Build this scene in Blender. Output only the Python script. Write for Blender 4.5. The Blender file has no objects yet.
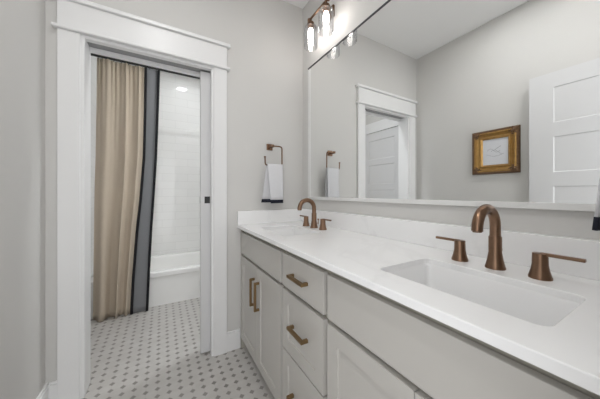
import bpy, bmesh, math, random
from mathutils import Vector, Matrix
random.seed(7)
PI = math.pi
sc = bpy.context.scene

# ---------------------------------------------------------------- camera
cam_d = bpy.data.cameras.new('camera')
cam = bpy.data.objects.new('camera', cam_d)
sc.collection.objects.link(cam)
cam.location = (0, 0, 1.165)
YAW = math.atan(138 / 240.0)
cam.rotation_euler = (PI / 2, 0, -YAW)
cam_d.sensor_fit = 'HORIZONTAL'
cam_d.sensor_width = 36
cam_d.lens = 36 * 240.0 / 600
cam_d.shift_y = -6.5 / 600
cam_d.clip_start = 0.01
sc.camera = cam

# ---------------------------------------------------------------- world, exposure
world = bpy.data.worlds.new('world')
sc.world = world
world.use_nodes = True
world.node_tree.nodes['Background'].inputs[0].default_value = (0.965, 0.975, 0.992, 1)
world.node_tree.nodes['Background'].inputs[1].default_value = 2.15
sc.view_settings.view_transform = 'Standard'
sc.view_settings.look = 'None'
sc.view_settings.gamma = 1
sc.view_settings.use_curve_mapping = False
sc.view_settings.exposure = 0.36
sc.cycles.use_denoising = True
sc.cycles.max_bounces = 12
sc.cycles.diffuse_bounces = 8
sc.cycles.transparent_max_bounces = 16
sc.cycles.sample_clamp_indirect = 4

BULB = 21.0
ADDED_CAN = 92.0         # emission of the added ceiling lights in the vanity room
CAN_BATH = 42.0
ADDED_CAN_PASS = 250.0  # added unseen ceiling light that brightens the tub room

# doorway behind the camera: daylight from the next room comes in here
pd = bpy.data.lights.new('doorway_portal', 'AREA')
pd.shape = 'RECTANGLE'; pd.size = 0.76; pd.size_y = 2.03
pd.cycles.is_portal = True
po = bpy.data.objects.new('doorway_portal', pd)
sc.collection.objects.link(po)
po.location = (-0.10, -0.13, 1.015); po.rotation_euler = (PI / 2, 0, 0)   # -Z of the light looks towards +Y
po.rotation_euler = (-PI / 2, 0, PI)

pd2 = bpy.data.lights.new('window_portal', 'AREA')  # portal for the added window opening
pd2.shape = 'RECTANGLE'; pd2.size = 0.70; pd2.size_y = 1.30
pd2.cycles.is_portal = True
po2 = bpy.data.objects.new('window_portal', pd2)
sc.collection.objects.link(po2)
po2.location = (1.055, 2.33, 1.5); po2.rotation_euler = (PI / 2, 0, PI / 2)   # -Z of the light looks towards -X

# ---------------------------------------------------------------- helpers
def setp(o, label=None, cat=None, group=None, kind=None):
    if label: o['label'] = label
    if cat: o['category'] = cat
    if group: o['group'] = group
    if kind: o['kind'] = kind
    return o

def thing(name, label, cat, loc=(0, 0, 0), rz=0, group=None):
    o = bpy.data.objects.new(name, None)
    o.empty_display_size = 0.05
    sc.collection.objects.link(o)
    o.location = loc; o.rotation_euler = (0, 0, rz)
    return setp(o, label, cat, group)

def copy_tree(o, parent=None):
    c = o.copy()
    sc.collection.objects.link(c)
    c.parent = parent
    for ch in [x for x in sc.objects if x.parent == o]:
        copy_tree(ch, c)
    return c

class MB:
    def __init__(s): s.bm = bmesh.new()
    def box(s, x0, x1, y0, y1, z0, z1):
        if x0 > x1: x0, x1 = x1, x0
        if y0 > y1: y0, y1 = y1, y0
        v = [s.bm.verts.new(p) for p in
             [(x0,y0,z0),(x1,y0,z0),(x1,y1,z0),(x0,y1,z0),(x0,y0,z1),(x1,y0,z1),(x1,y1,z1),(x0,y1,z1)]]
        for f in [(3,2,1,0),(4,5,6,7),(0,1,5,4),(1,2,6,5),(2,3,7,6),(3,0,4,7)]:
            s.bm.faces.new([v[i] for i in f])
        return s
    def loft(s, loops, cap0=True, cap1=True, closed=False):
        rows = [[s.bm.verts.new(p) for p in l] for l in loops]
        n = len(rows[0])
        rng = range(len(rows)) if closed else range(len(rows) - 1)
        for i in rng:
            a, b = rows[i], rows[(i + 1) % len(rows)]
            for j in range(n):
                k = (j + 1) % n
                s.bm.faces.new([a[j], a[k], b[k], b[j]])
        if not closed:
            if cap0: s.bm.faces.new(list(reversed(rows[0])))
            if cap1: s.bm.faces.new(rows[-1])
        return s
    def lathe(s, prof, c=(0,0,0), n=28, cap0=True, cap1=True):
        loops = [[(c[0]+r*math.cos(2*PI*k/n), c[1]+r*math.sin(2*PI*k/n), c[2]+z) for k in range(n)] for r, z in prof]
        return s.loft(loops, cap0, cap1)
    def tube(s, pts, rad, n=14, closed=False):
        P = [Vector(p) for p in pts]
        R = rad if isinstance(rad, (list, tuple)) else [rad] * len(P)
        loops = []
        up = None
        for i, p in enumerate(P):
            if closed: t = (P[(i+1) % len(P)] - P[i-1]).normalized()
            else: t = (P[min(i+1, len(P)-1)] - P[max(i-1, 0)]).normalized()
            if up is None:
                up = Vector((0,0,1)) if abs(t.z) < 0.9 else Vector((0,1,0))
            u = t.cross(up).normalized(); w = u.cross(t).normalized(); up = w
            loops.append([tuple(p + R[i]*(u*math.cos(2*PI*k/n) + w*math.sin(2*PI*k/n))) for k in range(n)])
        return s.loft(loops, closed=closed)
    def grid(s, rows):
        V = [[s.bm.verts.new(p) for p in r] for r in rows]
        for i in range(len(V)-1):
            for j in range(len(V[0])-1):
                s.bm.faces.new([V[i][j], V[i][j+1], V[i+1][j+1], V[i+1][j]])
        return s
    def build(s, name, m, parent=None, smooth=False, bevel=0, seg=2, solid=0, solid_off=0, subs=0):
        bmesh.ops.recalc_face_normals(s.bm, faces=s.bm.faces)
        me = bpy.data.meshes.new(name)
        s.bm.to_mesh(me); s.bm.free()
        me.materials.append(m)
        o = bpy.data.objects.new(name, me)
        sc.collection.objects.link(o)
        if parent: o.parent = parent
        if smooth:
            me.shade_smooth()
            try: me.set_sharp_from_angle(angle=math.radians(38))
            except Exception: pass
        if solid:
            md = o.modifiers.new('s', 'SOLIDIFY'); md.thickness = solid; md.offset = solid_off
        if bevel:
            md = o.modifiers.new('b', 'BEVEL'); md.width = bevel; md.segments = seg; md.limit_method = 'ANGLE'
            md.harden_normals = False
        if subs:
            md = o.modifiers.new('u', 'SUBSURF'); md.levels = subs; md.render_levels = subs
        return o

def rrect(cx, cy, hx, hy, r, z, k=5):
    out = []
    for (sx, sy, a0) in ((1,1,0), (-1,1,90), (-1,-1,180), (1,-1,270)):
        for i in range(k+1):
            a = math.radians(a0 + 90*i/k)
            out.append((cx + sx*(hx-r) + r*math.cos(a), cy + sy*(hy-r) + r*math.sin(a), z))
    return out

def panel_slab(mb, w, h, t, rects, depth, slope, P):
    """slab w x h, front at depth 0, back at t; rects = recessed panels; P maps (u, v, d) to a point"""
    us = sorted({0, w} | {r[0] for r in rects} | {r[1] for r in rects})
    vs = sorted({0, h} | {r[2] for r in rects} | {r[3] for r in rects})
    bm = mb.bm; cache = {}
    def V(u, v, d):
        key = (round(u,5), round(v,5), round(d,5))
        if key not in cache: cache[key] = bm.verts.new(P(u, v, d))
        return cache[key]
    def F(*p): bm.faces.new([V(*q) for q in p])
    for i in range(len(us)-1):
        for j in range(len(vs)-1):
            a, b, c, d = us[i], us[i+1], vs[j], vs[j+1]
            rec = any(a >= r[0]-1e-6 and b <= r[1]+1e-6 and c >= r[2]-1e-6 and d <= r[3]+1e-6 for r in rects)
            if not rec: F((a,c,0),(b,c,0),(b,d,0),(a,d,0))
            F((a,c,t),(a,d,t),(b,d,t),(b,c,t))
    for (a, b, c, d) in rects:
        s_ = slope
        o = [(a,c,0),(b,c,0),(b,d,0),(a,d,0)]
        n = [(a+s_,c+s_,depth),(b-s_,c+s_,depth),(b-s_,d-s_,depth),(a+s_,d-s_,depth)]
        for k in range(4): F(o[k], o[(k+1)%4], n[(k+1)%4], n[k])
        F(*n)
    for i in range(len(us)-1):
        a, b = us[i], us[i+1]
        F((a,0,0),(a,0,t),(b,0,t),(b,0,0)); F((a,h,0),(b,h,0),(b,h,t),(a,h,t))
    for j in range(len(vs)-1):
        c, d = vs[j], vs[j+1]
        F((0,c,0),(0,d,0),(0,d,t),(0,c,t)); F((w,c,0),(w,c,t),(w,d,t),(w,d,0))

# ---------------------------------------------------------------- materials
def mat(name, col, rough=0.5, metal=0.0, spec=0.5, noise=0.0, nscale=20, bump=0.0, bscale=80, coat=0.0):
    m = bpy.data.materials.new(name); m.use_nodes = True
    nt = m.node_tree; N = nt.nodes; L = nt.links
    b = N['Principled BSDF']
    b.inputs['Base Color'].default_value = (*col, 1)
    b.inputs['Roughness'].default_value = rough
    b.inputs['Metallic'].default_value = metal
    b.inputs['Specular IOR Level'].default_value = spec
    b.inputs['Coat Weight'].default_value = coat
    tc = N.new('ShaderNodeTexCoord')
    if noise:
        n = N.new('ShaderNodeTexNoise'); n.inputs['Scale'].default_value = nscale; n.inputs['Detail'].default_value = 4
        L.new(tc.outputs['Object'], n.inputs['Vector'])
        r = N.new('ShaderNodeMapRange')
        r.inputs['To Min'].default_value = 1 - noise; r.inputs['To Max'].default_value = 1 + noise
        L.new(n.outputs['Fac'], r.inputs['Value'])
        v = N.new('ShaderNodeVectorMath'); v.operation = 'SCALE'; v.inputs[0].default_value = col
        L.new(r.outputs[0], v.inputs['Scale']); L.new(v.outputs[0], b.inputs['Base Color'])
    if bump:
        n = N.new('ShaderNodeTexNoise'); n.inputs['Scale'].default_value = bscale; n.inputs['Detail'].default_value = 3
        L.new(tc.outputs['Object'], n.inputs['Vector'])
        bp = N.new('ShaderNodeBump'); bp.inputs['Strength'].default_value = bump; bp.inputs['Distance'].default_value = 0.002
        L.new(n.outputs['Fac'], bp.inputs['Height']); L.new(bp.outputs[0], b.inputs['Normal'])
    return m

M = {}
M['wall'] = mat('wall_paint', (0.60, 0.592, 0.575), 0.6, noise=0.012, nscale=3, bump=0.08, bscale=250)
M['ceiling'] = mat('ceiling_paint', (0.80, 0.80, 0.795), 0.8, noise=0.01, nscale=4, bump=0.05, bscale=200)
M['trim'] = mat('trim_paint', (0.76, 0.76, 0.76), 0.35, noise=0.008, nscale=5)
M['door'] = mat('door_paint', (0.63, 0.63, 0.635), 0.35, noise=0.008, nscale=5)
M['cabinet'] = mat('cabinet_paint', (0.49, 0.474, 0.445), 0.38, noise=0.012, nscale=4)
M['frame_in'] = mat('cabinet_inner', (0.42, 0.40, 0.35), 0.5, noise=0.02, nscale=6)
M['bronze'] = mat('brushed_bronze', (0.235, 0.145, 0.095), 0.30, metal=1.0, noise=0.12, nscale=60)
M['brass'] = mat('brass_pull', (0.28, 0.19, 0.10), 0.4, metal=1.0, noise=0.1, nscale=60)
M['black'] = mat('black_metal', (0.02, 0.02, 0.02), 0.45, noise=0.1)
M['chrome'] = mat('satin_nickel', (0.5, 0.5, 0.5), 0.3, metal=1.0, noise=0.05)
M['porcelain'] = mat('porcelain', (0.80, 0.80, 0.80), 0.12, noise=0.005, coat=0.3)
M['tub'] = mat('tub_acrylic', (0.88, 0.88, 0.865), 0.2, noise=0.005)
M['towel'] = mat('towel_cloth', (0.66, 0.66, 0.68), 0.9, noise=0.03, nscale=90, bump=0.6, bscale=500)
M['towel_band'] = mat('towel_band', (0.008, 0.010, 0.020), 0.9, noise=0.1, nscale=90, bump=0.5, bscale=500)
M['curtain'] = mat('curtain_linen', (0.51, 0.435, 0.345), 0.9, noise=0.05, nscale=120, bump=0.25, bscale=600)
M['curt_band'] = mat('curtain_band', (0.21, 0.215, 0.225), 0.9, noise=0.08, nscale=150, bump=0.2, bscale=600)
M['curt_trim'] = mat('curtain_trim', (0.008, 0.008, 0.010), 0.9, noise=0.1, nscale=100)
M['gold'] = mat('gilt_wood', (0.42, 0.25, 0.085), 0.33, metal=0.8, noise=0.35, nscale=40, bump=0.5, bscale=120)
M['gold_dark'] = mat('gilt_shadow', (0.15, 0.085, 0.045), 0.5, metal=0.5, noise=0.5, nscale=60, bump=0.6, bscale=150)  # dark brown mottled gilt of the frame's edge and corners
M['paper'] = mat('drawing_paper', (0.62, 0.63, 0.66), 0.8, noise=0.02, nscale=10)
M['pencil'] = mat('pencil_line', (0.25, 0.26, 0.28), 0.8, noise=0.1)
M['mirror_edge'] = mat('mirror_edge', (0.05, 0.05, 0.055), 0.4, noise=0.1)
M['mirror_trim'] = mat('mirror_trim_white', (0.74, 0.74, 0.73), 0.35, noise=0.01)
M['rubber'] = mat('dark_gap', (0.06, 0.055, 0.05), 0.7, noise=0.05)

M['track'] = mat('track_metal', (0.30, 0.30, 0.30), 0.7, noise=0.05)  # track grey, darkened for the shade inside its slot

def emit(name, col, s):
    m = bpy.data.materials.new(name); m.use_nodes = True
    N = m.node_tree.nodes; N.clear()
    e = N.new('ShaderNodeEmission'); o = N.new('ShaderNodeOutputMaterial')
    e.inputs[0].default_value = (*col, 1); e.inputs[1].default_value = s
    m.node_tree.links.new(e.outputs[0], o.inputs[0])
    return m
M['bulb'] = emit('bulb_glow', (1.0, 0.93, 0.87), BULB)
M['can'] = emit('downlight_glow', (0.99, 0.99, 0.985), ADDED_CAN)
M['can_bath'] = emit('shower_light_glow', (0.96, 0.985, 1.0), CAN_BATH)

M['can_pass'] = emit('passage_light_glow', (0.96, 0.985, 1.0), ADDED_CAN_PASS)

def glass_mat():
    m = bpy.data.materials.new('clear_glass'); m.use_nodes = True
    nt = m.node_tree; N = nt.nodes; L = nt.links; N.clear()
    t = N.new('ShaderNodeBsdfTransparent'); t.inputs[0].default_value = (0.975, 0.98, 0.99, 1)
    g = N.new('ShaderNodeBsdfGlossy'); g.inputs['Roughness'].default_value = 0.03
    lw = N.new('ShaderNodeLayerWeight'); lw.inputs['Blend'].default_value = 0.22
    mx = N.new('ShaderNodeMixShader'); o = N.new('ShaderNodeOutputMaterial')
    L.new(lw.outputs['Facing'], mx.inputs[0]); L.new(t.outputs[0], mx.inputs[1]); L.new(g.outputs[0], mx.inputs[2])
    L.new(mx.outputs[0], o.inputs[0])
    return m
M['glass'] = glass_mat()

def mirror_mat():
    m = bpy.data.materials.new('mirror_silver'); m.use_nodes = True
    b = m.node_tree.nodes['Principled BSDF']
    b.inputs['Base Color'].default_value = (0.93, 0.94, 0.935, 1)
    b.inputs['Metallic'].default_value = 1; b.inputs['Roughness'].default_value = 0.0
    return m
M['mirror'] = mirror_mat()

def floor_mat():
    """octagon and dot mosaic, 60 mm pitch"""
    m = bpy.data.materials.new('octagon_dot_tile'); m.use_nodes = True
    nt = m.node_tree; N = nt.nodes; L = nt.links
    b = N['Principled BSDF']; b.inputs['Roughness'].default_value = 0.38
    geo = N.new('ShaderNodeNewGeometry')
    sep = N.new('ShaderNodeSeparateXYZ'); L.new(geo.outputs['Position'], sep.inputs[0])
    def mth(op, a, bb=None):
        n = N.new('ShaderNodeMath'); n.operation = op
        for i, v in enumerate((a, bb)):
            if v is None: continue
            if isinstance(v, (int, float)): n.inputs[i].default_value = v
            else: L.new(v, n.inputs[i])
        return n.outputs[0]
    pitch = 0.0589
    def cell(s, off):   # distance to the nearest lattice line
        a = mth('DIVIDE', mth('SUBTRACT', s, off), pitch)
        fr = mth('FRACT', mth('ADD', a, 100.5))
        return mth('MULTIPLY', mth('ABSOLUTE', mth('SUBTRACT', fr, 0.5)), pitch)
    dx = cell(sep.outputs[0], 0.2718); dy = cell(sep.outputs[1], 1.571)
    sm = mth('ADD', dx, dy)
    dot = mth('LESS_THAN', sm, 0.0155)
    ring = mth('SUBTRACT', mth('LESS_THAN', sm, 0.0172), dot)
    line = mth('LESS_THAN', mth('MINIMUM', dx, dy), 0.0009)
    grout = mth('MULTIPLY', mth('MAXIMUM', ring, line), mth('SUBTRACT', 1.0, dot))
    n = N.new('ShaderNodeTexNoise'); n.inputs['Scale'].default_value = 14; n.inputs['Detail'].default_value = 5
    L.new(geo.outputs['Position'], n.inputs['Vector'])
    cr = N.new('ShaderNodeValToRGB')
    cr.color_ramp.elements[0].position = 0.3; cr.color_ramp.elements[0].color = (0.49, 0.472, 0.45, 1)
    cr.color_ramp.elements[1].position = 0.7; cr.color_ramp.elements[1].color = (0.55, 0.535, 0.515, 1)
    L.new(n.outputs['Fac'], cr.inputs[0])
    def mix(f, a, c):
        x = N.new('ShaderNodeMix'); x.data_type = 'RGBA'; L.new(f, x.inputs['Factor'])
        if isinstance(a, tuple): x.inputs['A'].default_value = a
        else: L.new(a, x.inputs['A'])
        x.inputs['B'].default_value = c
        return x.outputs['Result']
    c1 = mix(grout, cr.outputs[0], (0.47, 0.455, 0.43, 1))
    c2 = mix(dot, c1, (0.265, 0.25, 0.235, 1))
    L.new(c2, b.inputs['Base Color'])
    bp = N.new('ShaderNodeBump'); bp.inputs['Strength'].default_value = 0.3; bp.inputs['Distance'].default_value = 0.001
    L.new(mth('SUBTRACT', 1.0, grout), bp.inputs['Height']); L.new(bp.outputs[0], b.inputs['Normal'])
    return m
M['floor'] = floor_mat()

def subway_mat(axis):
    m = bpy.data.materials.new('subway_tile_' + axis); m.use_nodes = True
    nt = m.node_tree; N = nt.nodes; L = nt.links
    b = N['Principled BSDF']; b.inputs['Roughness'].default_value = 0.07
    geo = N.new('ShaderNodeNewGeometry')
    sep = N.new('ShaderNodeSeparateXYZ'); L.new(geo.outputs['Position'], sep.inputs[0])
    cmb = N.new('ShaderNodeCombineXYZ')
    L.new(sep.outputs[0 if axis == 'x' else 1], cmb.inputs[0]); L.new(sep.outputs[2], cmb.inputs[1])
    br = N.new('ShaderNodeTexBrick')
    br.inputs['Scale'].default_value = 1.0
    br.inputs['Brick Width'].default_value = 0.305; br.inputs['Row Height'].default_value = 0.1016
    br.inputs['Mortar Size'].default_value = 0.0022; br.inputs['Mortar Smooth'].default_value = 0.3
    br.inputs['Color1'].default_value = (0.87, 0.87, 0.86, 1); br.inputs['Color2'].default_value = (0.85, 0.85, 0.84, 1)
    br.inputs['Mortar'].default_value = (0.76, 0.76, 0.75, 1)
    L.new(cmb.outputs[0], br.inputs['Vector'])
    L.new(br.outputs['Color'], b.inputs['Base Color'])
    n = N.new('ShaderNodeTexNoise'); n.inputs['Scale'].default_value = 9
    L.new(geo.outputs['Position'], n.inputs['Vector'])
    ad = N.new('ShaderNodeMath'); ad.operation = 'MULTIPLY_ADD'; ad.inputs[1].default_value = 0.15
    sb = N.new('ShaderNodeMath'); sb.operation = 'SUBTRACT'; sb.inputs[0].default_value = 1; L.new(br.outputs['Fac'], sb.inputs[1])
    L.new(n.outputs['Fac'], ad.inputs[0]); L.new(sb.outputs[0], ad.inputs[2])
    bp = N.new('ShaderNodeBump'); bp.inputs['Strength'].default_value = 0.2; bp.inputs['Distance'].default_value = 0.002
    L.new(ad.outputs[0], bp.inputs['Height']); L.new(bp.outputs[0], b.inputs['Normal'])
    return m
M['tile_x'] = subway_mat('x'); M['tile_y'] = subway_mat('y')

def quartz_mat():
    m = mat('white_quartz', (0.80, 0.80, 0.80), 0.22)
    nt = m.node_tree; N = nt.nodes; L = nt.links; b = N['Principled BSDF']
    geo = N.new('ShaderNodeNewGeometry')
    n = N.new('ShaderNodeTexNoise'); n.inputs['Scale'].default_value = 1.6; n.inputs['Detail'].default_value = 8; n.inputs['Distortion'].default_value = 1.2
    L.new(geo.outputs['Position'], n.inputs['Vector'])
    cr = N.new('ShaderNodeValToRGB'); e = cr.color_ramp.elements
    e[0].position = 0.475; e[0].color = (0.86, 0.86, 0.86, 1)
    e[1].position = 0.525; e[1].color = (0.86, 0.86, 0.86, 1)
    k = cr.color_ramp.elements.new(0.50); k.color = (0.82, 0.82, 0.82, 1)
    L.new(n.outputs['Fac'], cr.inputs[0]); L.new(cr.outputs[0], b.inputs['Base Color'])
    return m
M['quartz'] = quartz_mat()

# ---------------------------------------------------------------- dimensions
XL, XR, D, H = -0.534, 1.044, 1.77, 2.74       # side walls, far wall, ceiling
D2 = 1.89                                      # rear face of the far wall
OX0, OX1, OZ = -0.375, 0.300, 2.03             # finished doorway
BXL, BXR, BYE = -0.60, 0.93, 3.62
FZ = 0.021                                     # floor level              # bathroom beyond

def struct(name, mb, m, label=None, parent=None, **k):
    o = mb.build(name, m, parent, **k)
    if not parent: o['kind'] = 'structure'
    if label: o['label'] = label
    return o

# ---------------------------------------------------------------- structure
struct('floor', MB().box(-0.75, 1.2, -0.9, 3.75, -0.06, FZ), M['floor'], 'pale octagon mosaic floor with small grey dots')
struct('ceiling', MB().box(-0.75, 1.2, -0.14, 3.75, H, H+0.08), M['ceiling'], 'white painted ceiling')
struct('wall_left', MB().box(XL-0.12, XL, -0.14, D, 0, H), M['wall'], 'pale grey wall on the left side')
struct('wall_right', MB().box(XR, XR+0.12, -0.14, D, 0, H), M['wall'], 'pale grey wall behind the mirror')
# far wall, with a pocket slot right of the doorway
w = MB()
w.box(XL-0.12, OX0-0.02, D, D2, 0, H)
w.box(OX0-0.02, XR+0.12, D, D2, OZ+0.06, H)
w.box(OX1+0.015, XR+0.12, D, 1.805, 0, OZ+0.06)
w.box(OX1+0.015, XR+0.12, 1.860, D2, 0, OZ+0.06)
w.box(XR-0.01, XR+0.12, 1.805, 1.860, 0, OZ+0.06)
struct('wall_far', w, M['wall'], 'pale grey wall with the cased doorway')
# near wall with the entry doorway the photo was taken from
w = MB()
w.box(XL-0.12, -0.49, -0.14, 0.0, 0, H)
w.box(-0.49, 0.29, -0.14, 0.0, 2.06, H)
w.box(0.29, XR+0.12, -0.14, 0.0, 0, H)
struct('wall_near', w, M['wall'], 'pale grey wall around the entry doorway')
struct('wall_bath_left', MB().box(BXL-0.12, BXL, D2, 2.92, 0, H), M['wall'], 'pale grey wall of the tub room')
struct('wall_tub_left', MB().box(BXL-0.12, BXL+0.012, 2.92, BYE, 0, H), M['tile_y'], 'white tiled wall at the tub end behind the curtain')
struct('wall_tub_back', MB().box(BXL-0.12, BXR+0.12, BYE, BYE+0.12, 0, H), M['tile_x'], 'white glossy subway tile wall behind the tub')
w = MB()
w.box(BXR, BXR+0.12, D2, 1.98, 0, H); w.box(BXR, BXR+0.12, 2.68, 2.80, 0, H)
w.box(BXR, BXR+0.12, 1.98, 2.68, 0, 0.85); w.box(BXR, BXR+0.12, 1.98, 2.68, 2.15, H)
struct('wall_bath_right', w, M['wall'], 'pale grey wall with the window of the tub room')
struct('wall_tub_right', MB().box(BXR, BXR+0.12, 2.80, BYE, 0, H), M['tile_y'], 'white tiled wall at the hidden tub end')
w = MB()
w.box(BXR+0.03, BXR+0.075, 1.98, 2.02, 0.85, 2.15); w.box(BXR+0.03, BXR+0.075, 2.64, 2.68, 0.85, 2.15)
w.box(BXR+0.03, BXR+0.075, 2.02, 2.64, 0.85, 0.89); w.box(BXR+0.03, BXR+0.075, 2.02, 2.64, 2.11, 2.15)
w.box(BXR+0.03, BXR+0.075, 2.02, 2.64, 1.48, 1.52)
win = struct('window_1', w, M['trim'], 'white window of the tub room')  # added window, out of view, to let daylight into the tub room
w = MB(); w.box(BXR+0.050, BXR+0.055, 2.02, 2.64, 0.89, 2.11)
w.build('window_pane', M['glass'], win)

# door casing, head board with fillet and cap
CF = D - 0.02
c = MB()
c.box(-0.484, OX0-0.018, CF, D, FZ, OZ+0.015)
c.box(OX1+0.014, 0.403, CF, D, FZ, OZ+0.015)
struct('trim_1', c, M['trim'], 'white flat casing on both sides of the doorway', bevel=0.002)
c = MB()
c.box(-0.484, 0.403, CF-0.004, D, OZ+0.032, 2.203)
struct('trim_2', c, M['trim'], 'white head board over the doorway', bevel=0.002)
c = MB(); c.box(-0.505, 0.424, CF-0.018, D, OZ+0.015, OZ+0.032)
struct('trim_3', c, M['trim'], 'thin white fillet under the head board', bevel=0.006, seg=3)
c = MB(); c.box(-0.505, 0.424, CF-0.022, D, 2.203, 2.226)
struct('trim_4', c, M['trim'], 'thin white cap on top of the head board', bevel=0.004)
# jambs
j = MB()
j.box(OX0-0.02, OX0, CF+0.012, D2+0.006, FZ, OZ+0.0555)        # strike jamb
j.box(OX1, OX1+0.018, CF+0.012, 1.806, FZ, OZ)                # split jambs, right
j.box(OX1-0.045, OX1+0.018, 1.862, D2+0.006, FZ, OZ)
j.box(OX0, OX1+0.018, CF+0.012, 1.798, OZ, OZ+0.06)     # split head
j.box(OX0, OX1+0.018, 1.866, D2+0.006, OZ-0.016, OZ+0.06)
struct('trim_5', j, M['trim'], 'white split jambs lining the doorway', bevel=0.0015)
t = MB(); t.box(OX0, OX1+0.3, 1.800, 1.864, OZ+0.006, OZ+0.055)  # box fills the track slot; its dark grey stands in for shade
struct('trim_6', t, M['track'], 'metal track of the sliding door in the doorway head')
t = MB(); t.box(BXL, OX0-0.095, D2, D2+0.018, 0, OZ+0.09); t.box(-0.60, 0.46, D2, D2+0.018, OZ+0.02, OZ+0.13)
t.box(OX0-0.09, OX0-0.018, D2, D2+0.018, 0, OZ+0.02); t.box(OX1+0.014, 0.40, D2, D2+0.018, 0, OZ+0.02)
# baseboards
def baseboard(name, x0, x1, y0, y1, ax, label, hgt=0.16):
    b = MB(); b.box(x0, x1, y0, y1, FZ, hgt-0.012)
    e = 0.005
    if ax == 'y-': b.box(x0, x1, y0+e, y1, hgt-0.012, hgt)
    elif ax == 'x+': b.box(x0, x1-e, y0, y1, hgt-0.012, hgt)
    else: b.box(x0+e, x1, y0, y1, hgt-0.012, hgt)
    struct(name, b, M['trim'], label, bevel=0.002)
baseboard('baseboard_left', XL, XL+0.015, 0.0, D, 'x+', 'white baseboard along the left wall')
baseboard('baseboard_far', XL+0.015, -0.484, D-0.015, D, 'y-', 'short white baseboard left of the doorway')
baseboard('baseboard_far_right', 0.403, 0.503, D-0.015, D, 'y-', 'short white baseboard between doorway and cabinet')
baseboard('baseboard_bath', BXL, BXL+0.015, 2.80, 2.86, 'x+', 'white baseboard in the tub room')

# pocket door (slides into the wall on the right)
pdm = MB()
def P_pocket(u, v, d): return (0.236 + u, 1.816 + d, 0.031 + v)
panels5 = [(0.11, 0.60, 0.20 + k*0.355, 0.20 + k*0.355 + 0.275) for k in range(5)]
panel_slab(pdm, 0.71, 1.995, 0.035, panels5, 0.006, 0.012, P_pocket)
pocket = struct('door_1', pdm, M['door'], 'white sliding pocket door nearly fully open')
h = MB(); h.box(0.262, 0.2985, 1.8135, 1.8165, 1.092, 1.140)
h.build('door_pull', M['black'], pocket, bevel=0.001)['label'] = 'black flush pull plate'
h = MB(); h.box(0.2335, 0.2365, 1.822, 1.846, 1.095, 1.138)
h.build('edge_pull', M['chrome'], pocket, bevel=0.0008)['label'] = 'grey metal edge pull'

# closed panel door in the tub room's left wall (seen in the mirror)
d2 = MB()
def P_bath(u, v, d): return (BXL + 0.012 - d, 2.02 + u, 0.026 + v)
panel_slab(d2, 0.66, 2.004, 0.02, [(0.10, 0.56, 0.20 + k*0.355, 0.20 + k*0.355 + 0.275) for k in range(5)], 0.006, 0.008, P_bath)
struct('door_2', d2, M['door'], 'white panel door in the tub room')
t = MB()
t.box(BXL, BXL+0.02, 1.93, 2.015, FZ, 2.035); t.box(BXL, BXL+0.02, 2.685, 2.77, FZ, 2.035)
t.box(BXL, BXL+0.024, 1.93, 2.77, 2.038, 2.18)
struct('trim_7', t, M['trim'], 'white casing round the tub room door', bevel=0.002)

# entry door standing open against the left wall (seen in the mirror)
d3 = MB()
def P_entry(u, v, d): return (-0.46 - d, 0.745 - u, 0.033 + v)
rects = [(0.135, 0.61, 0.181 + k*0.369, 0.181 + k*0.369 + 0.265) for k in range(5)]
panel_slab(d3, 0.74, 2.034, 0.035, rects, 0.005, 0.006, P_entry)
struct('door_3', d3, M['door'], 'white five panel entry door open against the left wall', bevel=0)

# ---------------------------------------------------------------- vanity cabinet
FX = 0.504          # face of the fronts
van = thing('vanity_cabinet', 'long pale greige double vanity cabinet with doors and drawers along the mirror wall', 'cabinet', (FX, 0, 0))
c = MB()
c.box(0.024, 0.52, 0.004, 1.764, 0.10, 0.700)
c.box(0.024, 0.042, 0.004, 1.764, 0.700, 0.906)
c.box(0.004, 0.10, 1.749, 1.766, FZ, 0.906)
c.box(0.042, 0.52, 0.004, 0.022, 0.700, 0.906)
c.box(0.042, 0.52, 1.746, 1.764, 0.700, 0.906)
c.box(0.042, 0.52, 0.69, 0.708, 0.700, 0.906)
c.box(0.042, 0.52, 1.046, 1.064, 0.700, 0.906)
c.build('body', M['frame_in'], van)
c = MB(); c.box(0.085, 0.10, 0.004, 1.764, FZ, 0.099)
c.build('toe_kick', M['cabinet'], van)

def pull(parent, horizontal, u, v, L):
    """square bar pull on a front whose origin is (0, y, z) local; u along y, v along z"""
    b = MB(); t_, out = 0.0135, 0.032
    if horizontal:
        b.box(-out, -out+t_, u-L/2, u+L/2, v-t_/2, v+t_/2)
        for s in (-1, 1): b.box(-out+t_, 0.0005, u+s*(L/2-t_/2)-t_/2, u+s*(L/2-t_/2)+t_/2, v-t_/2, v+t_/2)
    else:
        b.box(-out, -out+t_, u-t_/2, u+t_/2, v-L/2, v+L/2)
        for s in (-1, 1): b.box(-out+t_, 0.0005, u-t_/2, u+t_/2, v+s*(L/2-t_/2)-t_/2, v+s*(L/2-t_/2)+t_/2)
    o = b.build('handle', M['brass'], parent, bevel=0.0012)
    o['label'] = 'brushed bronze bar pull'
    return o

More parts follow.
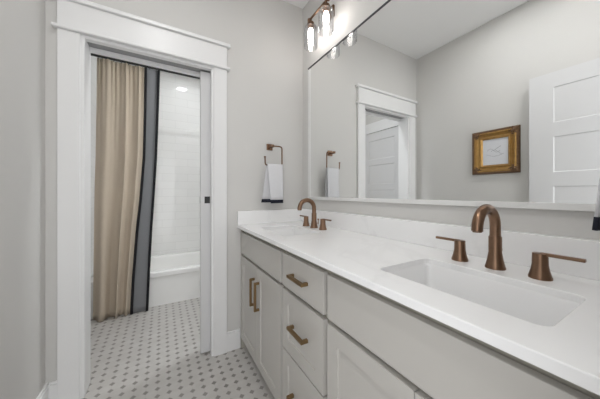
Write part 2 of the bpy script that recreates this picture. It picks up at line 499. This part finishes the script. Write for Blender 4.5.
def front(name, y0, y1, z0, z1, shaker, stile=0.055, hd=None):
    m_ = MB(); w_, h_ = y1-y0, z1-z0
    P = lambda u, v, d: (d, w_-u, v)
    panel_slab(m_, w_, h_, 0.020, [(stile, w_-stile, stile, h_-stile)] if shaker else [], 0.007, 0.0015, P)
    o = m_.build(name, M['cabinet'], van, bevel=0 if shaker else 0.0015)
    o.location = (0, y0, z0)
    if hd:
        kind, a, b_, L = hd
        pull(o, kind == 'h', a, b_, L)
    return o
ZT, ZS, ZB = 0.878, 0.724, 0.105     # top, split, bottom of the fronts
ZU = 0.706
front('drawer_front', 1.071, 1.745, ZS, ZT, False)                       # false front, far sink
front('drawer_front', 0.012, 0.684, ZS, ZT, False)                       # false front, near sink
front('door', 1.410, 1.745, ZB, ZU, True, hd=('v', 0.042, 0.545-ZB, 0.172))
front('door', 1.071, 1.4065, ZB, ZU, True, hd=('v', 0.3355-0.036, 0.545-ZB, 0.172))
front('door', 0.3495, 0.684, ZB, ZU, True, hd=('v', 0.042, 0.50-ZB, 0.172))
front('door', 0.012, 0.3465, ZB, ZU, True, hd=('v', 0.3345-0.042, 0.50-ZB, 0.172))
front('drawer', 0.708, 1.046, ZS, ZT, False, hd=('h', 0.169, 0.077, 0.130))
front('drawer', 0.708, 1.046, 0.432, ZU, True, hd=('h', 0.169, 0.142, 0.130))
front('drawer', 0.708, 1.046, ZB, 0.424, True, hd=('h', 0.169, 0.165, 0.130))

# ---------------------------------------------------------------- countertop
CX0, CT, CB = 0.481, 0.930, 0.907
SX, SHX, SHY = 0.708, 0.125, 0.191
sinkY = (1.362, 0.337)
ctm = MB().box(CX0, XR-0.001, 0.002, D-0.002, CB, CT)
ct = ctm.build('countertop', M['quartz'])
cut = MB()
for sy in sinkY:
    cut.loft([rrect(SX, sy, SHX, SHY, 0.022, CB-0.03), rrect(SX, sy, SHX, SHY, 0.022, CT+0.03)])
co = cut.build('cutter', M['quartz'])
md = ct.modifiers.new('hole', 'BOOLEAN'); md.operation = 'DIFFERENCE'; md.object = co; md.solver = 'EXACT'
md2 = ct.modifiers.new('b', 'BEVEL'); md2.width = 0.003; md2.segments = 3; md2.limit_method = 'ANGLE'; md2.angle_limit = math.radians(50)
dg = bpy.context.evaluated_depsgraph_get()
nm = bpy.data.meshes.new_from_object(ct.evaluated_get(dg))
ct.modifiers.clear(); ct.data = nm
bpy.data.objects.remove(co)
setp(ct, 'white quartz countertop with two sink cutouts on the long vanity', 'countertop')
b = MB().box(1.012, XR-0.001, 0.002, D-0.002, CT, 1.035)
o = b.build('backsplash', M['quartz'], ct, bevel=0.002)
b = MB().box(CX0, 1.012, D-0.022, D-0.002, CT, 1.031)
b.build('side_splash', M['quartz'], ct, bevel=0.002)

# ---------------------------------------------------------------- sinks
def make_sink(loc, label):
    s = thing('sink', label, 'sink', loc, group='undermount sinks in the vanity top')
    b = MB(); e = 0.006
    zt = -0.0005
    loops = [rrect(0,0,SHX+0.030,SHY+0.030,0.03,zt), rrect(0,0,SHX+e,SHY+e,0.028,zt), rrect(0,0,SHX+e-0.003,SHY+e-0.003,0.028,zt-0.004),
             rrect(0,0,SHX-0.002,SHY-0.002,0.034,zt-0.075), rrect(0,0,SHX-0.010,SHY-0.010,0.040,zt-0.102),
             rrect(0,0,SHX-0.028,SHY-0.028,0.040,zt-0.116), rrect(0,0,SHX-0.060,SHY-0.07,0.04,zt-0.121),
             rrect(0,0,0.03,0.03,0.02,zt-0.125)]
    b.loft(loops, cap0=False, cap1=True)
    b.build('basin', M['porcelain'], s, smooth=True, solid=0.008, solid_off=-1)
    d = MB(); d.lathe([(0.0,0.0),(0.022,0.0),(0.022,0.002),(0.018,0.004),(0.006,0.003),(0.006,0.008),(0.0,0.009)], (0,0,zt-0.1255), cap0=False, cap1=False)
    d.build('drain', M['bronze'], s, smooth=True)
    return s
make_sink((SX, sinkY[0], CB), 'white rectangular undermount sink nearer the doorway wall, seen edge-on')
make_sink((SX, sinkY[1], CB), 'white rectangular undermount sink nearest the viewer, its basin plainly visible')

# ---------------------------------------------------------------- faucets
def make_faucet(loc, label):
    f = thing('faucet', label, 'faucet', loc, group='bronze widespread faucets')
    s = MB()
    s.lathe([(0.0265,0),(0.0265,0.005),(0.0245,0.010),(0.0205,0.028),(0.0178,0.045),(0.0170,0.050),(0.0170,0.098),(0.0150,0.100),(0.0145,0.103)], cap1=True)
    pts = [(0,0,0.10),(0,0,0.120)]; R = 0.0565
    for i in range(1, 17):
        a = PI*i/16*1.0
        pts.append((-R+R*math.cos(a), 0, 0.131+R*math.sin(a)))
    pts.append((-2*R-0.001, 0, 0.124))
    s.tube(pts, 0.0143, 20)
    s.tube([(-2*R-0.001,0,0.1245),(-2*R-0.001,0,0.1215)], 0.0115, 20)
    s.build('spout', M['bronze'], f, smooth=True)
    k = MB(); k.tube([(0.012,0,0.03),(0.036,0,0.03),(0.036,0,0.031)], 0.003, 8)
    k.lathe([(0.003,0),(0.003,0.028),(0.006,0.030),(0.006,0.038),(0.003,0.040)], (0.034,0,0.02))
    k.build('lift_rod', M['bronze'], f, smooth=True)
    for sg in (1, -1):
        h = MB()
        h.lathe([(0.0250,0),(0.0250,0.005),(0.0232,0.010),(0.0195,0.024),(0.0172,0.038),(0.0165,0.066),(0.0160,0.069),(0.010,0.070)], (0,0,0))
        o = h.build('handle', M['bronze'], f, smooth=True); o.location = (0, sg*0.103, 0)
        l = MB(); l.box(-0.0065, 0.0065, 0, sg*0.083, 0.063, 0.0715)
        l.build('lever', M['bronze'], o, bevel=0.002)
    return f
make_faucet((0.893, 1.362, CT), 'bronze gooseneck faucet with two lever handles beside the towel by the far wall')
make_faucet((0.905, 0.347, CT), 'large bronze gooseneck faucet with two lever handles behind the nearest sink')

# ---------------------------------------------------------------- mirror
MX = 1.034
mr = thing('wall_mirror', 'very wide frameless wall mirror with slim white edge above the vanity', 'mirror', (MX, 0.885, 1.114))
b = MB().box(0, XR-MX-0.001, -0.735, 0.749, 0.021, 1.057); b.build('mirror_glass', M['mirror'], mr)
b = MB().box(-0.006, XR-MX-0.001, -0.765, 0.779, 0.0, 0.021); b.build('bottom_trim', M['mirror_trim'], mr, bevel=0.001)
b = MB().box(-0.004, XR-MX-0.001, 0.749, 0.776, 0.021, 1.051)
b.build('side_trim', M['mirror_trim'], mr, bevel=0.001)
b = MB().box(-0.004, XR-MX-0.001, -0.765, -0.735, 0.021, 1.051)
b.build('side_trim', M['mirror_trim'], mr, bevel=0.001)
b = MB().box(-0.004, XR-MX-0.001, -0.765, 0.779, 1.057, 1.065); b.build('top_trim', M['mirror_edge'], mr)['label'] = 'thin dark top channel'

# ---------------------------------------------------------------- vanity lights
def make_light(loc, label):
    t = thing('vanity_light', label, 'light fixture', loc, group='two-lamp vanity lights over the mirror')
    b = MB(); b.box(0.094, 0.110, -0.045, 0.045, -0.03, 0.05); b.build('backplate', M['bronze'], t, bevel=0.003)
    b = MB(); b.tube([(0.0,-0.115,0),(0.0,0.115,0)], 0.0075, 12); b.tube([(0,0,0),(0.10,0,0)], 0.0075, 12)
    b.lathe([(0.011,-0.012),(0.013,0),(0.011,0.012)], (0,-0.115,0)); b.lathe([(0.011,-0.012),(0.013,0),(0.011,0.012)], (0,0.115,0))
    b.build('bar', M['bronze'], t, smooth=True)
    for sg in (1, -1):
        y = sg*0.094
        s = MB(); s.tube([(0,y,0.0),(0,y,-0.03)], 0.007, 10)
        s.lathe([(0.012,-0.025),(0.024,-0.03),(0.026,-0.036),(0.026,-0.052),(0.019,-0.056),(0.017,-0.075)], (0,y,0))
        so = s.build('socket', M['bronze'], t, smooth=True)
        bu = MB(); bu.lathe([(0.012,-0.073),(0.015,-0.080),(0.019,-0.10),(0.0195,-0.125),(0.016,-0.148),(0.008,-0.158),(0.001,-0.160)], (0,y,0), n=16)
        bu.build('bulb', M['bulb'], t, smooth=True)
        g = MB(); g.lathe([(0.026,-0.050),(0.034,-0.053),(0.044,-0.062),(0.049,-0.075),(0.050,-0.10),(0.050,-0.205),(0.0485,-0.208),(0.048,-0.203),
                           (0.048,-0.10),(0.047,-0.076),(0.042,-0.064),(0.033,-0.056),(0.026,-0.053)], (0,y,0), n=32, cap0=False, cap1=False)
        g.build('lamp_shade', M['glass'], t, smooth=True)['label'] = 'clear glass cylinder shade'
    return t
make_light((0.932, 1.372, 2.425), 'bronze wall light with two glowing clear glass shades above the mirror near the doorway wall')
make_light((0.932, 0.345, 2.425), 'bronze two-shade wall light above the near end of the mirror')  # added fixture above the view, there for its light

# ---------------------------------------------------------------- towel rings and towels
def make_ring(loc, rz, label, mirror_x=1, reach=0.065):
    r = thing('towel_ring', label, 'towel ring', loc, rz, group='bronze open towel rings')
    b = MB(); b.box(-0.024, 0.024, -0.012, 0, -0.024, 0.024); b.build('wall_plate', M['bronze'], r, bevel=0.002)
    b = MB(); b.box(-0.010, 0.010, -reach-0.010, -0.010, -0.010, 0.010); b.build('post', M['bronze'], r, bevel=0.002)
    b = MB(); y = -reach
    pts = [(0.0,y,0.0),(0.062,y,0.0),(0.074,y,-0.004),(0.080,y,-0.015),(0.080,y,-0.133),(0.076,y,-0.144),(0.065,y,-0.148),(-0.052,y,-0.148)]
    pts = [(p[0]*mirror_x, p[1], p[2]) for p in pts]
    b.tube(pts, 0.0055, 10)
    s = mirror_x
    b.tube([(-0.050*s,y,-0.148),(-0.057*s,y,-0.144),(-0.060*s,y,-0.134),(-0.062*s,y,-0.090)], 0.0052, 10)
    b.lathe([(0.0075,-0.094),(0.0085,-0.089),(0.0075,-0.084)], (-0.062*s,y,0), n=12)
    b.build('ring', M['bronze'], r, smooth=True)
    return r
def towel_strip(x0, x1, zt, z0, z1, y, flare, phase, amp):
    rows = []
    n, m_ = 22, 14
    for i in range(m_+1):
        z = z0 + (z1-z0)*i/m_
        k = (zt - z)/(zt-1e-9 - min(z0, z1)) if zt > min(z0, z1) else 0
        row = []
        for j_ in range(n+1):
            u = j_/n
            x = x0 + (x1-x0)*u
            yy = y + flare*k + amp*math.sin(u*7+phase)*k
            row.append((x, yy, z))
        rows.append(row)
    return rows
def make_towel(loc, rz, label, x0, x1, flare_f=-0.012, m_towel=None, fan=1):
    t = thing('hand_towel', label, 'towel', loc, rz, group='hand towels on the towel rings')
    # local: bar along x at y=0, z=0; front side is -y
    L = 0.292; band = 0.026; R = 0.0085
    def sheet(za, zb, flf, flb, off=0.0):
        out = []
        return out
    n = 22
    def pt(u, s):   # s: arc position, from front bottom (-L) over the bar (0) to back bottom (+L2)
        x = x0 + (x1-x0)*u
        if s < -0.5:     # front
            z = (s+0.5); k = -z/L
            x = x + fan*0.024*k*(1-u if fan > 0 else u)
            return (x - 0.001*k, -R + flare_f*k - 0.004*math.sin(u*6)*k, z)
        if s > 0.5:
            z = -(s-0.5); k = -z/L
            x = x - fan*0.036*k*(1-u if fan > 0 else u)
            return (x, R + 0.022*k*0.6 + 0.003*math.sin(u*5+1)*k, z)
        a = PI*(s+0.5)
        return (x, -R*math.cos(a), R*math.sin(a))
    L2 = L - 0.006
    ss = [-0.5 - (L-band)*(1-i/10) for i in range(11)] + [-0.5+i/8 for i in range(1, 8)] + [0.5 + (L2-band)*i/10 for i in range(11)]
    b = MB(); b.grid([[pt(j_/n, s) for j_ in range(n+1)] for s in ss])
    b.build('cloth', m_towel or M['towel'], t, smooth=True, solid=0.005, solid_off=0)
    for s0, s1 in ((-0.5-L, -0.5-L+band), (0.5+L2-band, 0.5+L2)):
        b = MB(); b.grid([[pt(j_/n, s0+(s1-s0)*i/3) for j_ in range(n+1)] for i in range(4)])
        o = b.build('hem_band', M['towel_band'], t, smooth=True, solid=0.0062, solid_off=0)
        o['label'] = 'dark navy hem band'
    return t
ringX = 0.737
make_ring((ringX, D, 1.527), 0, 'bronze open towel ring on the grey wall beside the doorway, above the far sink')
make_towel((ringX, D-0.065, 1.379), 0, 'pale grey hand towel with black hem hanging beside the far faucet', -0.046, 0.082)
make_ring((ringX, 0.0, 1.534), PI, 'bronze open towel ring on the near wall by the right end of the counter', -1, 0.078)
make_towel((ringX, 0.078, 1.386), PI, 'white hand towel with navy hem cut off by the right picture edge', -0.084, 0.052, flare_f=-0.031, fan=-1)

# ---------------------------------------------------------------- framed drawing on the left wall (seen in the mirror)
pf = thing('picture_frame', 'ornate gilt picture frame with a faint pencil drawing, reflected in the mirror', 'picture', (XL, 0.997, 1.5365))
hw, hh = 0.175, 0.197
def rect_loop(iw, ih, x): return [(x, -iw, -ih), (x, iw, -ih), (x, iw, ih), (x, -iw, ih)]
prof = [(0.0, 0.001), (0.0, 0.018), (0.008, 0.027), (0.018, 0.027), (0.023, 0.030), (0.030, 0.030), (0.035, 0.020), (0.050, 0.010), (0.058, 0.010), (0.062, 0.017), (0.070, 0.018), (0.078, 0.008), (0.082, 0.004), (0.082, 0.001)]
b = MB(); b.loft([rect_loop(hw-d_, hh-d_, x_) for d_, x_ in prof], closed=True)
b.build('frame', M['gold'], pf)
b = MB(); b.loft([rect_loop(hw+0.002-d_, hh+0.002-d_, x_) for d_, x_ in [(0, 0.001), (0, 0.018), (0.007, 0.029), (0.014, 0.030), (0.019, 0.028), (0.019, 0.001)]], closed=True)
b.build('outer_edge', M['gold_dark'], pf)['label'] = 'dark worn outer edge'
for sy in (-1, 1):
    for sz in (-1, 1):
        b = MB()
        for k in range(9):
            a = k/8
            y = sy*(hw-0.014-0.055*a*(0.35 if k % 2 else 1)); z = sz*(hh-0.014-0.055*a*(1 if k % 2 else 0.35))
            r = 0.013-0.006*a
            b.lathe([(0.001,-r),(r*0.7,-r*0.7),(r,0),(r*0.7,r*0.7),(0.001,r)], (0.026-0.004*a, y, z), n=10)
        b.lathe([(0.001,-0.018),(0.013,-0.012),(0.018,0),(0.013,0.012),(0.001,0.018)], (0.022, sy*(hw-0.034), sz*(hh-0.034)), n=12)
        for k in range(12):
            a = k*2.399; q = 0.006*math.sqrt(k)
            b.lathe([(0.001,-0.008),(0.006,-0.005),(0.008,0),(0.006,0.005),(0.001,0.008)], (0.022+0.003*(k%2), sy*(hw-0.034)+q*1.5*math.cos(a), sz*(hh-0.034)+q*1.5*math.sin(a)), n=8)
        b.build('corner_ornament', M['gold_dark'], pf, smooth=True)['label'] = 'dark carved corner ornament'
b = MB().box(0.001, 0.005, -hw+0.08, hw-0.08, -hh+0.08, hh-0.08)
pp = b.build('drawing', M['paper'], pf)
b = MB()
def stroke(pts, r=0.0012): b.tube([(0.0055, -y, z) for y, z in pts], r, 6)
stroke([(-0.06+0.012*i, 0.012+0.018*math.sin(i*0.75)) for i in range(9)])
stroke([(-0.03+0.010*i, -0.005+0.022*math.sin(i*0.5+0.4)) for i in range(9)])
stroke([(-0.065+0.013*i, -0.02-0.02*math.sin(i*0.31)) for i in range(11)])
stroke([(0.0+0.006*i, 0.02+0.004*i) for i in range(8)])
b.build('pencil_line', M['pencil'], pp)

# ---------------------------------------------------------------- bathtub
tub = thing('bathtub', 'white built-in bathtub behind the shower curtain, under the tiled wall', 'bathtub', ((BXL+BXR)/2+0.006, 3.22, FZ))
TL, TW, TH = (BXR-BXL-0.012)/2-0.002, 0.390, 0.344
b = MB()
b.loft([rrect(0,0,TL,TW,0.012,0.0), rrect(0,0,TL,TW,0.012,TH-0.03), rrect(0,0,TL,TW+0.0,0.012,TH-0.008), rrect(0,0,TL-0.006,TW-0.006,0.014,TH),
        rrect(0,0,TL-0.07,TW-0.075,0.10,TH-0.002), rrect(0,0,TL-0.085,TW-0.09,0.11,TH-0.03), rrect(0,0,TL-0.13,TW-0.12,0.13,0.12), rrect(0,0,TL-0.20,TW-0.17,0.12,0.07)], cap0=True, cap1=True)
b.build('basin', M['tub'], tub, smooth=True)
b = MB(); b.box(-TL, TL, -TW-0.014, -TW+0.004, TH-0.052, TH-0.004)
b.build('apron_lip', M['tub'], tub, bevel=0.006, seg=3)

# ---------------------------------------------------------------- curtain rod, shower curtain
CY = 2.772; RZ = 2.398
rd = thing('curtain_rod', 'dark straight shower curtain rod across the tub alcove', 'curtain rod', (0, CY, RZ))
b = MB(); b.tube([(BXL+0.004,0,0),(BXR-0.004,0,0)], 0.0125, 16); b.build('rod', M['black'], rd, smooth=True)
for x, dx in ((BXL+0.002, 0.012), (BXR-0.014, 0.012)):
    b = MB(); b.tube([(x,0,0),(x+dx,0,0)], 0.030, 20); b.build('flange', M['black'], rd, smooth=True)
cu = thing('shower_curtain', 'beige shower curtain with a grey border edged in black, hanging beside the tub', 'curtain', (0, CY, RZ))
TAB = [(2.40,-0.508,-0.140,-0.022), (2.00,-0.511,-0.143,-0.032), (1.50,-0.517,-0.153,-0.048), (1.10,-0.526,-0.180,-0.070), (0.80,-0.529,-0.208,-0.088), (0.35,-0.533,-0.238,-0.108), (0.025,-0.536,-0.252,-0.120)]
def tab(z, k):
    for a, b_ in zip(TAB, TAB[1:]):
        if b_[0] <= z <= a[0]:
            t_ = (a[0]-z)/(a[0]-b_[0]); return a[k]+(b_[k]-a[k])*t_
    return TAB[0][k] if z > 2.4 else TAB[-1][k]
ZTOP, ZBOT = 2.381, 0.028
def fold(u, v):   # depth offset of the pleats; v 0 top .. 1 bottom
    a = 0.010*(1-v) + 0.030*v
    w_ = u + 0.045*math.sin(2*PI*u*1.35+0.6) + 0.02*math.sin(v*3+u*4)
    f = (math.sin(2*PI*w_*3.1) + 0.25*math.sin(2*PI*w_*6.3+1.0))* a
    g = math.sin(2*PI*(u*11+0.3)) * 0.008*(1-v)**5
    hsh = math.sin(2*PI*(u*2.3+v*0.35)) * 0.010*v
    return f + g + hsh
def curtain_rows(k0, k1, u0, u1, nx, e0=0.0, e1=0.0, yo=0.0, zb=0.0, zt=0.0):
    rows = []
    for i in range(41):
        v = i/40; z = ZTOP+zt + (ZBOT+zb-ZTOP-zt)*v
        row = []
        for j_ in range(nx+1):
            t_ = j_/nx
            xa, xb = tab(z, k0)+e0, tab(z, k1)+e1
            u = u0+(u1-u0)*t_
            x = xa+(xb-xa)*t_
            flat = 1.0 if u <= 1 else 0.25
            y = fold(u, v)*flat + yo - 0.02*v
            x += 0.003*math.cos(2*PI*u*3.7)*(flat if 0.02 < u < 0.98 else 0)
            row.append((x, y, z-RZ))
        rows.append(row)
    return rows
b = MB(); b.grid(curtain_rows(1, 2, 0.0, 1.0, 110, 0, 0.004)); b.build('panel', M['curtain'], cu, smooth=True, solid=0.0015)
b = MB(); b.grid(curtain_rows(2, 3, 1.02, 1.12, 14, 0.010, -0.010, -0.004)); b.build('border', M['curt_band'], cu, smooth=True, solid=0.0015)['label'] = 'wide grey border strip'
b = MB(); b.grid(curtain_rows(2, 2, 1.0, 1.02, 3, -0.008, 0.014, -0.022)); b.build('border_trim', M['curt_trim'], cu, smooth=True, solid=0.0025)['label'] = 'black trim strip'
b = MB(); b.grid(curtain_rows(3, 3, 1.12, 1.14, 3, -0.016, 0.006, -0.016)); b.build('border_trim', M['curt_trim'], cu, smooth=True, solid=0.0025)['label'] = 'black trim strip'
for k in range(9):
    x = -0.495 + k*0.056
    b = MB(); b.tube([(x+0.002*math.sin(a*PI/8), 0.019*math.cos(a*PI/8), -0.004+0.022*math.sin(a*PI/8)) for a in range(16)], 0.0018, 6, closed=True)
    b.build('curtain_ring', M['black'], cu, smooth=True)

# ---------------------------------------------------------------- ceiling downlights, added to brighten except the one over the bathtub
def downlight(loc, m, label):
    t = thing('recessed_light', label, 'ceiling light', loc, group='recessed ceiling lights')
    b = MB(); b.lathe([(0.066,-0.001),(0.088,-0.001),(0.088,-0.004),(0.082,-0.007),(0.066,-0.006)], n=36, cap0=False, cap1=False)
    bm = b.bm; b.build('trim_ring', M['trim'], t, smooth=True)
    b = MB(); b.lathe([(0.066,-0.002),(0.066,-0.004),(0.001,-0.0045)], n=36, cap0=True, cap1=True); b.build('lens', m, t)
downlight((-0.02, 0.84, H), M['can'], 'round recessed ceiling light over the middle of the vanity aisle')  # added lamp, out of view, to light the vanity room
downlight((-0.02, 0.30, H), M['can'], 'round recessed ceiling light just inside the entry doorway')  # second added lamp, spreads light over the near half
downlight((0.26, 3.2, H), M['can_bath'], 'round recessed ceiling light over the bathtub')
downlight((0.77, 2.12, H), M['can_pass'], 'round recessed ceiling light between doorway and bathtub')  # added lamp, out of view, to brighten tub, tile and floor
